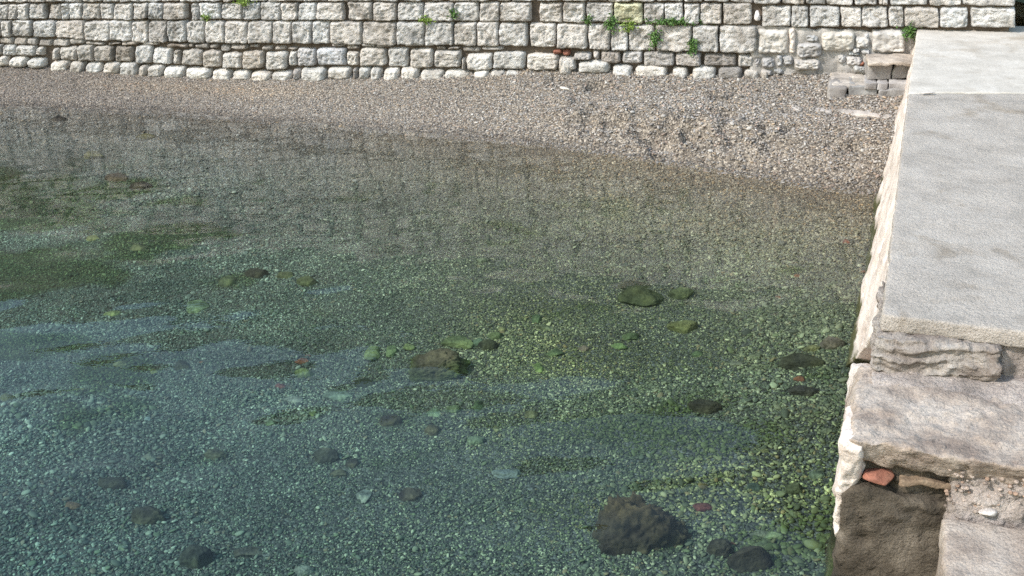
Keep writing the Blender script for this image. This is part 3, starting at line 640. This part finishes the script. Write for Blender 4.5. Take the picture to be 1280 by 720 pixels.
# ------------------------------------------------------------------ plants in the wall joints
def wall_plant(u, v, rx, ry, n, label, mat, droop=.4, seed=0):
    rg = np.random.RandomState(500 + seed); c = on_wall(u, v, .05); k = np.linalg.norm(c - CAM) / FPX
    root = thing('wall_plant', label, 'plant', tuple(c), 'plants growing from the wall joints')
    P = Parts()
    for i in range(n):
        o = np.array([rg.normal() * rx * k * .45, 0, rg.normal() * ry * k * .4]); L = rg.uniform(.02, .045); w = L * rg.uniform(.16, .28)
        d = np.array([rg.normal() * .7, -abs(rg.normal()) * .7 - .15, rg.normal() * .6 + .35 - droop * .6]); d /= np.linalg.norm(d)
        sd = np.cross(d, rg.normal(size=3)); sd /= np.linalg.norm(sd); nn = np.cross(sd, d)
        b = c + o + np.array([0, rg.uniform(-.03, .02), 0])
        P.add(np.array([b, b + d * L * .5 + sd * w - nn * w * .3, b + d * L, b + d * L * .5 - sd * w - nn * w * .3, b + d * L * .5 + nn * w * .3]), [(0, 1, 4), (1, 2, 4), (2, 3, 4), (3, 0, 4)])
    P.build('leaves', mat, root, smooth=False)
    P = Parts()
    for i in range(1):
        b = c + np.array([rg.normal() * rx * k * .4, 0, rg.normal() * ry * k * .2]); d = np.array([rg.normal() * .4, -.6, rg.normal() * .4]); d /= np.linalg.norm(d); e = b + d * .035; b = b - np.array([0, -.06, 0])
        w = .0025; ring = [np.array([w, 0, 0]), np.array([-w, 0, w]), np.array([-w, 0, -w])]
        P.add(np.array([b + r for r in ring] + [e + r * .5 for r in ring]), [(0, 1, 4, 3), (1, 2, 5, 4), (2, 0, 3, 5)])
    P.build('stem', M['leaf_lime'], root)
for k, a in enumerate([
    (304, 3, 12, 5, 90, 'leafy tuft at the top edge of the wall above the left beach', M['leaf_lime'], .3),
    (259, 22, 7, 4, 60, 'tiny green sprig in the wall joint left of the leafy tuft', M['leaf_lime'], .3),
    (533, 25, 9, 5, 90, 'bright lime green tuft in a wall joint, left of a darker tuft', M['leaf_lime'], .4),
    (567, 17, 6, 7, 70, 'small dark green tuft between two blocks just right of the lime green tuft', M['leaf'], .2),
    (735, 25, 6, 5, 60, 'small green sprig left of the trailing plants on the wall', M['leaf'], .4),
    (763, 28, 8, 11, 160, 'green plant trailing down the joint at the left end of the long leafy strip', M['leaf'], .8),
    (786, 32, 9, 8, 110, 'yellowish green plant hanging between two blocks beside the long leafy strip', M['leaf_lime'], .7),
    (843, 27, 36, 4, 330, 'long strip of green leaves along one horizontal joint of the wall', M['leaf'], .5),
    (819, 47, 7, 13, 180, 'bushy green tuft hanging below the middle of the long leafy strip', M['leaf'], .9),
    (866, 57, 6, 11, 160, 'lowest green tuft hanging over a dark grey block in the wall', M['leaf'], .9),
    (1136, 40, 10, 9, 170, 'spiky green plant where the jetty meets the wall', M['leaf'], .3)]):
    wall_plant(*a, seed=k)

# ------------------------------------------------------------------ stones on the sea bed
GREEN = (.36, .42, .11); OLIVE = (.20, .22, .06); YEL = (.48, .44, .12); BROWN = (.20, .155, .08); DARK = (.115, .085, .05); RED = (.52, .17, .05); TAN = (.40, .30, .17); PALE = (.50, .50, .32); ORG = (.48, .20, .07)
# u, v, width, height, thickness ratio, colour, kind (s slab, b boulder), what it is
ROCKS = [
 (545,461,88,52,.42,BROWN,'b','broad dark brown flat rock with an olive rim, amid the green slabs'),
 (571,427,44,24,.25,GREEN,'s','light green slab just behind the broad flat brown rock'),
 (596,428,20,14,.4,(.26,.36,.16),'s','small grey-green stone at the right end of the light green slab'),
 (466,438,22,34,.3,GREEN,'s','left one of two mossy green stones side by side left of the green slab'),
 (489,436,17,28,.4,(.34,.42,.13),'s','right one of two mossy green stones side by side left of the green slab'),
 (513,434,20,13,.4,GREEN,'s','rounded green pebble between the mossy pair and the light green slab'),
 (610,432,30,16,.45,(.15,.15,.06),'b','dark olive stone at the right of the light green slab'),
 (619,421,24,13,.4,(.27,.32,.09),'s','olive stone touching the top of the dark stone by the light green slab'),
 (801,372,58,36,.35,OLIVE,'s','large olive slab with a notched edge, out on the right half of the water'),
 (852,368,36,18,.35,(.24,.27,.08),'s','low olive stone at the right of the large notched slab'),
 (792,358,46,9,.3,(.10,.11,.04),'s','thin dark stone behind the large notched olive slab'),
 (853,409,40,20,.4,(.38,.37,.08),'b','mustard yellow rock below the large notched olive slab'),
 (1040,431,34,18,.5,TAN,'b','tan rounded stone close to the jetty'),
 (1017,436,26,12,.4,YEL,'s','yellowish stone touching the left of the tan rounded stone'),
 (1003,455,62,17,.3,(.15,.14,.06),'s','long brown flat rock below the tan rounded stone'),
 (1000,474,17,9,.4,RED,'s','bright red brick piece below the long brown flat rock'),
 (1006,489,42,26,.35,(.13,.11,.08),'s','triangular dark brown slab under the bright red brick piece'),
 (793,662,146,112,.66,(.16,.112,.045),'b','huge dark weed-covered boulder at the bottom of the water'),
 (935,700,60,52,.6,DARK,'b','dark weedy rock between the huge boulder and the jetty'),
 (900,684,36,34,.5,(.14,.11,.06),'b','brown rock against the left of the dark weedy rock'),
 (950,669,30,8,.4,(.42,.42,.2),'s','thin pale stone lying above the dark weedy rock'),
 (965,668,27,15,.25,(.52,.58,.20),'s','pale lime flat stone split by a crack near the jetty foot'),
 (950,682,32,14,.35,(.33,.38,.13),'s','green slab under the pale lime flat stone'),
 (878,635,30,10,.4,(.36,.09,.06),'s','dull red brick piece right of the huge dark boulder'),
 (916,680,10,5,.4,RED,'s','tiny red brick chip above the dark weedy rock'),
 (992,612,30,20,.5,(.24,.24,.08),'b','olive brown rock half in weed near the jetty foot'),
 (943,610,22,14,.5,(.20,.26,.17),'b','rounded grey-green stone left of the olive brown rock in weed'),
 (1020,593,24,18,.4,(.36,.40,.20),'b','pale green stone nearest the jetty face'),
 (996,643,16,11,.4,YEL,'s','small yellow-green stone above the pale lime flat stone'),
 (956,564,14,9,.4,YEL,'s','small yellow pebble in the weed streak by the jetty'),
 (186,646,44,28,.5,(.19,.16,.08),'b','wedge-shaped brown stone in the bluish lower left water'),
 (245,698,52,38,.55,(.12,.12,.07),'b','large dark stone at the bottom edge left of centre'),
 (270,569,30,22,.5,(.24,.22,.10),'b','upright olive stone casting a shadow in the bluish water'),
 (408,571,36,24,.5,(.15,.14,.08),'b','dark leaning stone, left of a pair in the bluish water'),
 (441,579,18,18,.6,(.18,.15,.08),'b','small dark stone, right of a pair in the bluish water'),
 (424,593,22,9,.5,(.28,.24,.11),'s','small tan stone under the dark leaning stone'),
 (456,617,22,24,.25,PALE,'s','pale cream patch of stone under the bluish water'),
 (514,618,34,24,.4,(.20,.15,.08),'b','faint reddish brown stone right of the pale cream stone'),
 (541,538,22,20,.5,(.30,.24,.09),'b','tan pointed stone below the broad flat brown rock'),
 (487,527,32,16,.5,(.14,.11,.05),'b','brown ridge-like stone left of the tan pointed stone'),
 (455,479,28,18,.4,(.11,.12,.05),'s','dark olive slab left below the broad flat brown rock'),
 (424,494,42,18,.25,(.40,.48,.26),'s','large pale green oval stone in the sky reflection'),
 (382,467,28,15,.4,GREEN,'s','green stone at the edge of the sky reflection'),
 (377,452,20,8,.4,RED,'s','red brick shard beside the green stone at the reflection edge'),
 (385,445,9,8,.4,ORG,'s','tiny orange shard above the red brick shard'),
 (352,483,17,8,.4,(.42,.14,.10),'s','lower red brick shard inside the sky reflection'),
 (367,500,26,10,.3,PALE,'s','pale stone sliver left of the large pale green oval stone'),
 (392,517,12,10,.4,GREEN,'s','small green stone below the large pale green oval stone'),
 (338,529,14,10,.4,(.36,.46,.2),'s','small pale green stone at the lower rim of the dark green streak'),
 (246,383,34,18,.25,(.32,.40,.15),'s','hazy green flat stone alone left of centre'),
 (141,392,23,10,.35,(.42,.46,.12),'s','yellow-green stone between the small blue reflections'),
 (118,298,20,10,.4,(.42,.40,.10),'s','yellow square stone in the dark green water at far left'),
 (172,310,26,14,.35,(.32,.32,.10),'s','olive yellow stone with a dark tip right of the yellow square stone'),
 (322,343,34,14,.5,(.17,.14,.06),'b','dark brown stone, left end of a row of three'),
 (357,345,26,11,.45,(.30,.29,.09),'b','olive stone in the middle of a row of three'),
 (385,353,30,15,.4,(.24,.25,.07),'b','olive green stone, right end of a row of three'),
 (286,350,24,20,.35,(.24,.26,.08),'s','slanting olive stone left below the row of three'),
 (176,234,34,12,.45,(.12,.095,.05),'b','blackish brown stone in the dark weed below the left shoreline'),
 (146,223,32,10,.4,(.26,.19,.10),'b','reddish brown stone left above the blackish stone'),
 (120,195,30,11,.35,(.32,.30,.12),'s','yellowish stone in the shallows near the left shoreline'),
 (183,171,28,7,.4,(.24,.24,.08),'s','olive stone nearest the left shoreline'),
 (75,150,22,7,.4,(.10,.10,.07),'b','dark stone just under the surface at far left'),
 (604,326,18,9,.35,(.40,.44,.20),'s','pale green stone alone in the middle shallows'),
 (682,410,24,10,.35,(.40,.42,.16),'s','pale yellow-green stone right of the dark olive stone'),
 (672,398,16,16,.4,(.20,.28,.09),'s','dark green pointed stone above the pale yellow-green stone'),
 (627,411,10,9,.4,YEL,'s','tiny yellow-green stone left of the pale yellow-green stone'),
 (673,458,14,20,.35,(.34,.44,.08),'s','bright green upright stone below the pale yellow-green stone'),
 (692,442,26,11,.35,(.30,.38,.11),'s','green stone right above the bright green upright stone'),
 (731,436,17,13,.5,(.44,.30,.16),'b','orange tan round pebble in the open gravel right of centre'),
 (774,433,27,11,.3,(.30,.42,.10),'s','bright green flat stone below right of the orange tan pebble'),
 (790,422,26,10,.35,(.20,.26,.08),'s','dim green stone above the bright green flat stone'),
 (872,443,16,11,.45,(.24,.32,.10),'b','small dark green stone alone below the mustard yellow rock'),
 (920,455,19,11,.3,(.54,.50,.24),'s','pale cream chip, left of two chips before the long brown flat rock'),
 (945,446,18,9,.35,(.44,.44,.18),'s','yellowish chip, right of two chips before the long brown flat rock'),
 (880,510,46,16,.35,(.17,.14,.06),'b','brown weedy ridge in the greenish streak'),
 (1034,539,18,8,.35,(.52,.52,.22),'s','pale yellow stone against the jetty in the shade'),
 (1056,503,11,12,.4,(.40,.46,.14),'s','lime stone beside the jetty above the pale yellow stone'),
 (973,372,9,5,.4,ORG,'s','orange chip in the gravel left of the jetty'),
 (997,345,11,6,.4,ORG,'s','orange brown chip farther out than the orange chip'),
 (1058,302,11,8,.4,RED,'s','red chip in the shallows close to the jetty'),
 (1080,340,10,6,.4,ORG,'s','orange chip touching the jetty wall'),
 (1088,310,12,30,.5,(.12,.10,.04),'b','olive brown rock leaning on the jetty foot'),
 (592,552,28,14,.35,(.34,.40,.18),'s','green stone in the bluish water below the tan pointed stone'),
 (543,516,22,15,.3,(.38,.48,.22),'s','pale green stone left of a darker green one below the broad brown rock'),
 (569,511,26,14,.35,(.30,.36,.13),'s','olive green stone right of the pale green one below the broad brown rock'),
 (598,506,14,18,.5,(.16,.22,.08),'b','dark green upright pebble, right end of the green row below the broad brown rock'),
 (621,536,12,12,.35,YEL,'s','yellow pointed pebble in the gravel below the dark green upright pebble'),
 (665,519,20,9,.4,(.42,.38,.14),'s','yellow brown stone right of the yellow pointed pebble'),
 (634,592,40,9,.25,(.42,.46,.34),'s','long pale sliver of stone in the bluish water'),
 (140,604,42,12,.4,(.12,.11,.06),'b','brown low stone in the deep bluish water at left'),
 (90,632,26,10,.4,(.34,.20,.09),'s','orange brown stone in the deep bluish water at left'),
 (310,690,38,20,.3,(.26,.22,.13),'s','faint tan slab right of the large dark bottom stone'),
 (381,714,28,14,.4,PALE,'b','pale stone at the bottom edge of the water'),
 (155,681,16,18,.3,(.34,.42,.2),'s','faint green stone below the wedge-shaped brown stone'),
 (185,571,24,13,.35,(.38,.38,.22),'s','pale hazy stone left of the upright olive stone'),
 (186,524,13,8,.4,(.44,.56,.44),'s','small mint green pebble in the thin dark streak'),
 (10,498,20,12,.5,(.26,.26,.07),'b','olive stone at the far left edge above the sky reflection'),
 (194,464,13,10,.45,(.32,.34,.08),'s','small olive yellow stone left of the dark slot-like stone'),
 (228,458,25,12,.45,(.15,.15,.06),'b','dark slot-like stone above the big sky reflection'),
 (252,453,11,6,.4,ORG,'s','orange pebble right of the dark slot-like stone'),
 (150,456,20,9,.35,(.42,.42,.12),'s','yellow-green stone left of the small olive yellow stone'),
]
for k, (u, v, w, h, tr_, c, kind, lab) in enumerate(ROCKS):
    p, t = on_ground(u, v + h * .12); sc_ = t / FPX; W = w * sc_; al = math.asin(-(ray(u, v) / np.linalg.norm(ray(u, v)))[2])
    H = W * tr_ if kind == 'b' else min(W * tr_, .12); H = min(H, h * sc_ * .95) * 1.15
    D = float(np.clip((h * sc_ - .8 * H) / math.sin(al), .55 * W, 1.9 * W))
    big = w > 70
    V, F = stone_shape(2000 + k, (W, D, H * 1.35), 5 if big else (4 if w > 24 else 3), cuts=10 if kind == 's' else (1 if w > 100 else 4 if big else 7), rough=.24 if not big else .42, cutlo=.5 if kind == 's' else .68, cuthi=.9, freq=1.5 if not big else 2.1)
    if w > 100: V = V * (1 + .10 * fbm(V * 9, 77, 4) + .05 * np.abs(fbm(V * 28, 78, 3)))[:, None]
    rg = np.random.RandomState(k); n = fbm(V / W * 2.4 + k, 300 + k, 3)[:, None]
    cc = (np.array(c) * .75 + np.array(c).mean() * .25) * (.44, .39, .42) * (1 + .5 * n) + np.array([.015, .012, -.002]) * n
    if k == 0: cc = cc * (1 - .0) + (np.array([.075, .09, .025]) - cc) * np.clip(np.hypot(V[:, 0] / W * 2, V[:, 1] / D * 2) * 1.6 - .75, 0, 1)[:, None]
    o = mesh_obj('sea_stone' if w < 70 else 'boulder', V, F, M['rock'], col=np.clip(cc, .01, .8), loc=(p[0], p[1], p[2] + H * (.06 if w < 100 else -.08)))
    tag(o, lab + (' under water' if 'water' not in lab and len(lab.split()) < 14 else ''), 'stone' if w < 70 else 'boulder', 'stones lying on the sea bed')

# ------------------------------------------------------------------ pebbles
variants = bpy.data.collections.new('pebble_shapes')
for k in range(7):
    rg = np.random.RandomState(60 + k); V, F = stone_shape(700 + k, (1.0, rg.uniform(.62, .9), rg.uniform(.34, .62)), 1, 2, .12, .7, .95)
    me = bpy.data.meshes.new('pebble_shape'); me.from_pydata([tuple(p) for p in V], [], [tuple(map(int, f)) for f in F]); me.polygons.foreach_set('use_smooth', [True] * len(me.polygons)); me.materials.append(M['pebble'])
    variants.objects.link(bpy.data.objects.new('pebble_shape', me))
def scatter_tree():
    ng = bpy.data.node_groups.new('pebble scatter', 'GeometryNodeTree')
    ng.interface.new_socket('Geometry', in_out='INPUT', socket_type='NodeSocketGeometry'); ng.interface.new_socket('Geometry', in_out='OUTPUT', socket_type='NodeSocketGeometry')
    n = ng.nodes; l = ng.links; gi = n.new('NodeGroupInput'); go = n.new('NodeGroupOutput')
    m2p = n.new('GeometryNodeMeshToPoints'); iop = n.new('GeometryNodeInstanceOnPoints'); ci = n.new('GeometryNodeCollectionInfo')
    ci.inputs['Collection'].default_value = variants; ci.inputs['Separate Children'].default_value = True; ci.inputs['Reset Children'].default_value = True
    def attr(nm, ty):
        a = n.new('GeometryNodeInputNamedAttribute'); a.data_type = ty; a.inputs['Name'].default_value = nm; return a.outputs['Attribute']
    l.new(gi.outputs[0], m2p.inputs['Mesh']); l.new(m2p.outputs[0], iop.inputs['Points']); l.new(ci.outputs[0], iop.inputs['Instance'])
    iop.inputs['Pick Instance'].default_value = True
    l.new(attr('shape', 'INT'), iop.inputs['Instance Index']); l.new(attr('turn', 'FLOAT_VECTOR'), iop.inputs['Rotation']); l.new(attr('size', 'FLOAT_VECTOR'), iop.inputs['Scale'])
    l.new(iop.outputs[0], go.inputs[0]); return ng
NG = scatter_tree()
def pebble_field(name, label, cat, x, y, dia, cols, seed, lift=.25):
    rg = np.random.RandomState(seed); n = len(x); z = terrain(x, y) + dia * rg.uniform(0, lift, n)
    me = bpy.data.meshes.new(name); me.vertices.add(n); me.vertices.foreach_set('co', np.stack([x, y, z], -1).ravel())
    a = me.attributes.new('shape', 'INT', 'POINT'); a.data.foreach_set('value', rg.randint(0, 7, n).astype(np.int32))
    a = me.attributes.new('turn', 'FLOAT_VECTOR', 'POINT'); a.data.foreach_set('vector', np.stack([rg.normal(0, .35, n), rg.normal(0, .35, n), rg.uniform(0, 6.283, n)], -1).ravel())
    a = me.attributes.new('size', 'FLOAT_VECTOR', 'POINT'); a.data.foreach_set('vector', (dia[:, None] * np.stack([rg.uniform(.85, 1.3, n), np.ones(n), rg.uniform(.8, 1.2, n)], -1)).ravel())
    a = me.attributes.new('pebble_colour', 'FLOAT_COLOR', 'POINT'); c = np.ones((n, 4)); c[:, :3] = cols; a.data.foreach_set('color', c.ravel())
    me.update(); o = bpy.data.objects.new(name, me); COL.objects.link(o); md = o.modifiers.new('scatter', 'NODES'); md.node_group = NG
    o['kind'] = 'stuff'; o['label'] = label; o['category'] = cat; return o
def in_view(x, y, z, mu=40, mv=30):
    d = np.stack([x, y, z - CAMZ], -1); f = d @ _F; u = 640 + FPX * d[:, 0] / f; v = 360 - FPX * (d @ _U) / f
    return (u > -mu) & (u < 1280 + mu) & (v < 720 + mv)
def jetty_clear(x, y, off): # left of the jetty's foot
    tt = (np.stack([x, y], -1) - e0[:2]) @ bD; return tt < off
def sample(n, y0f, y1f, seed):
    rg = np.random.RandomState(seed); x = rg.uniform(-6.2, 3.9, n); y = rg.uniform(3.9, 12.6, n)
    m = (y > y0f(x)) & (y < y1f(x)); x, y = x[m], y[m]; m = in_view(x, y, terrain(x, y)) & jetty_clear(x, y, .15); return x[m], y[m]
pal_dry = np.array([(.30,.28,.26),(.22,.21,.20),(.40,.37,.34),(.40,.31,.22),(.36,.27,.22),(.13,.12,.115),(.54,.51,.47),(.29,.24,.19),(.08,.075,.07),(.34,.33,.33)]); w_dry = np.array([.2,.18,.15,.1,.1,.1,.07,.05,.03,.07])
pal_wet = np.array([(.10,.105,.085),(.16,.16,.12),(.07,.075,.06),(.24,.23,.17),(.40,.38,.29),(.13,.145,.085),(.20,.15,.10),(.05,.052,.045),(.30,.30,.22)]); w_wet = np.array([.2,.2,.17,.12,.06,.1,.04,.08,.08])
def pick(pal, w, n, rg): return pal[rg.choice(len(pal), n, p=w / w.sum())] * rg.uniform(.75, 1.25, (n, 1))
# beach
rg = np.random.RandomState(1)
x, y = sample(880000, lambda x: shore_y(x) - .12, lambda x: wall_y(x) + .02, 2)
med = .0098 + .0078 * sstep(-2.0, 2.2, x)
keep = rg.uniform(0, 1, len(x)) < np.minimum(1, (.0098 / med) ** 2 * 1.0); x, y, med = x[keep], y[keep], med[keep]
dia = med * np.exp(rg.normal(0, .32, len(x))); c = pick(pal_dry, w_dry, len(x), rg)
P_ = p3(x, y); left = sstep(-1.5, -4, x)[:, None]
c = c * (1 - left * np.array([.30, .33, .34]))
band = np.exp(-((y - (shore_y(x) + .62 * (wall_y(x) - shore_y(x)))) / .13) ** 2) * sstep(-4.6, -3.4, x) * sstep(-1.2, -2.4, x)
c = c * (1 + band[:, None] * np.array([.38, .26, .1]))
c = (c * .85 + c.mean(0) * .15) * (.90, .895, .885) * (1 - .42 * np.exp(-((y - shore_y(x)) / .08) ** 2))[:, None]
c = c * (1 + .18 * fbm(P_ * 1.3, 81, 3))[:, None]
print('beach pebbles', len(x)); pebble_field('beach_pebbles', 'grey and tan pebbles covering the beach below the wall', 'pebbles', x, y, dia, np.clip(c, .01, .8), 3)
# sea bed
x, y = sample(1250000, lambda x: 3.9 + 0 * x, lambda x: shore_y(x) - .04, 5)
d = shore_y(x) - y
med = .0115 + .007 * sstep(3.0, 6.0, d) + .014 * sstep(.4, 1.8, x) * sstep(1.5, 4.5, d)
keep = rg.uniform(0, 1, len(x)) < np.minimum(1, (.0115 / med) ** 2 * 1.15); x, y, med, d = x[keep], y[keep], med[keep], d[keep]
med = med * .78 * (1 + .55 * fbm(p3(x * 1.1, y * 1.6), 93, 3))
dia = med * np.exp(rg.normal(0, .42, len(x))); c = pick(pal_wet, w_wet, len(x), rg)
c = c * .95 + c.mean(0) * .05
c = c * (1 + .6 * fbm(p3(x * 1.3, y * 2.2), 95, 4))[:, None]
k_ = sstep(2.6, .15, d)[:, None]; c = c * (1 - k_) + pick(pal_dry, w_dry, len(x), rg) * .56 * k_
t = np.minimum(bed_tint(x, y) / np.array([.88, .82, .74]), 1); shallow = sstep(3.4, .3, d)[:, None]
c = c * t * (.76 + .26 * shallow) * (np.array([1.02, 1.0, .92]) + sstep(-2.5, .5, x)[:, None] * np.array([.12, .02, -.16]))
yel = sstep(-.25, .35, fbm(p3(x * .8, y * 1.3), 97, 3)) * sstep(-.9, .6, x) * sstep(1.8, 3.0, d) * sstep(6.0, 4.6, d)
c = c * (1 + yel[:, None] * np.array([.26, .17, -.15]))
streak = sstep(.12, .42, fbm(np.stack([x * .9 + y * .35, y * 2.4 - x * .7, 0 * x], -1), 91, 3)) * sstep(-.6, 1.0, x) * sstep(2, 3.5, d)
c = c * (1 - streak[:, None] * .75) + np.array([.075, .078, .016]) * rg.uniform(.4, 1.3, (len(x), 1)) * streak[:, None] * .75
print('sea pebbles', len(x)); pebble_field('sea_bed_pebbles', 'greenish wet pebbles covering the sea bed under the clear water', 'pebbles', x, y, dia, np.clip(c, .01, .8), 6)
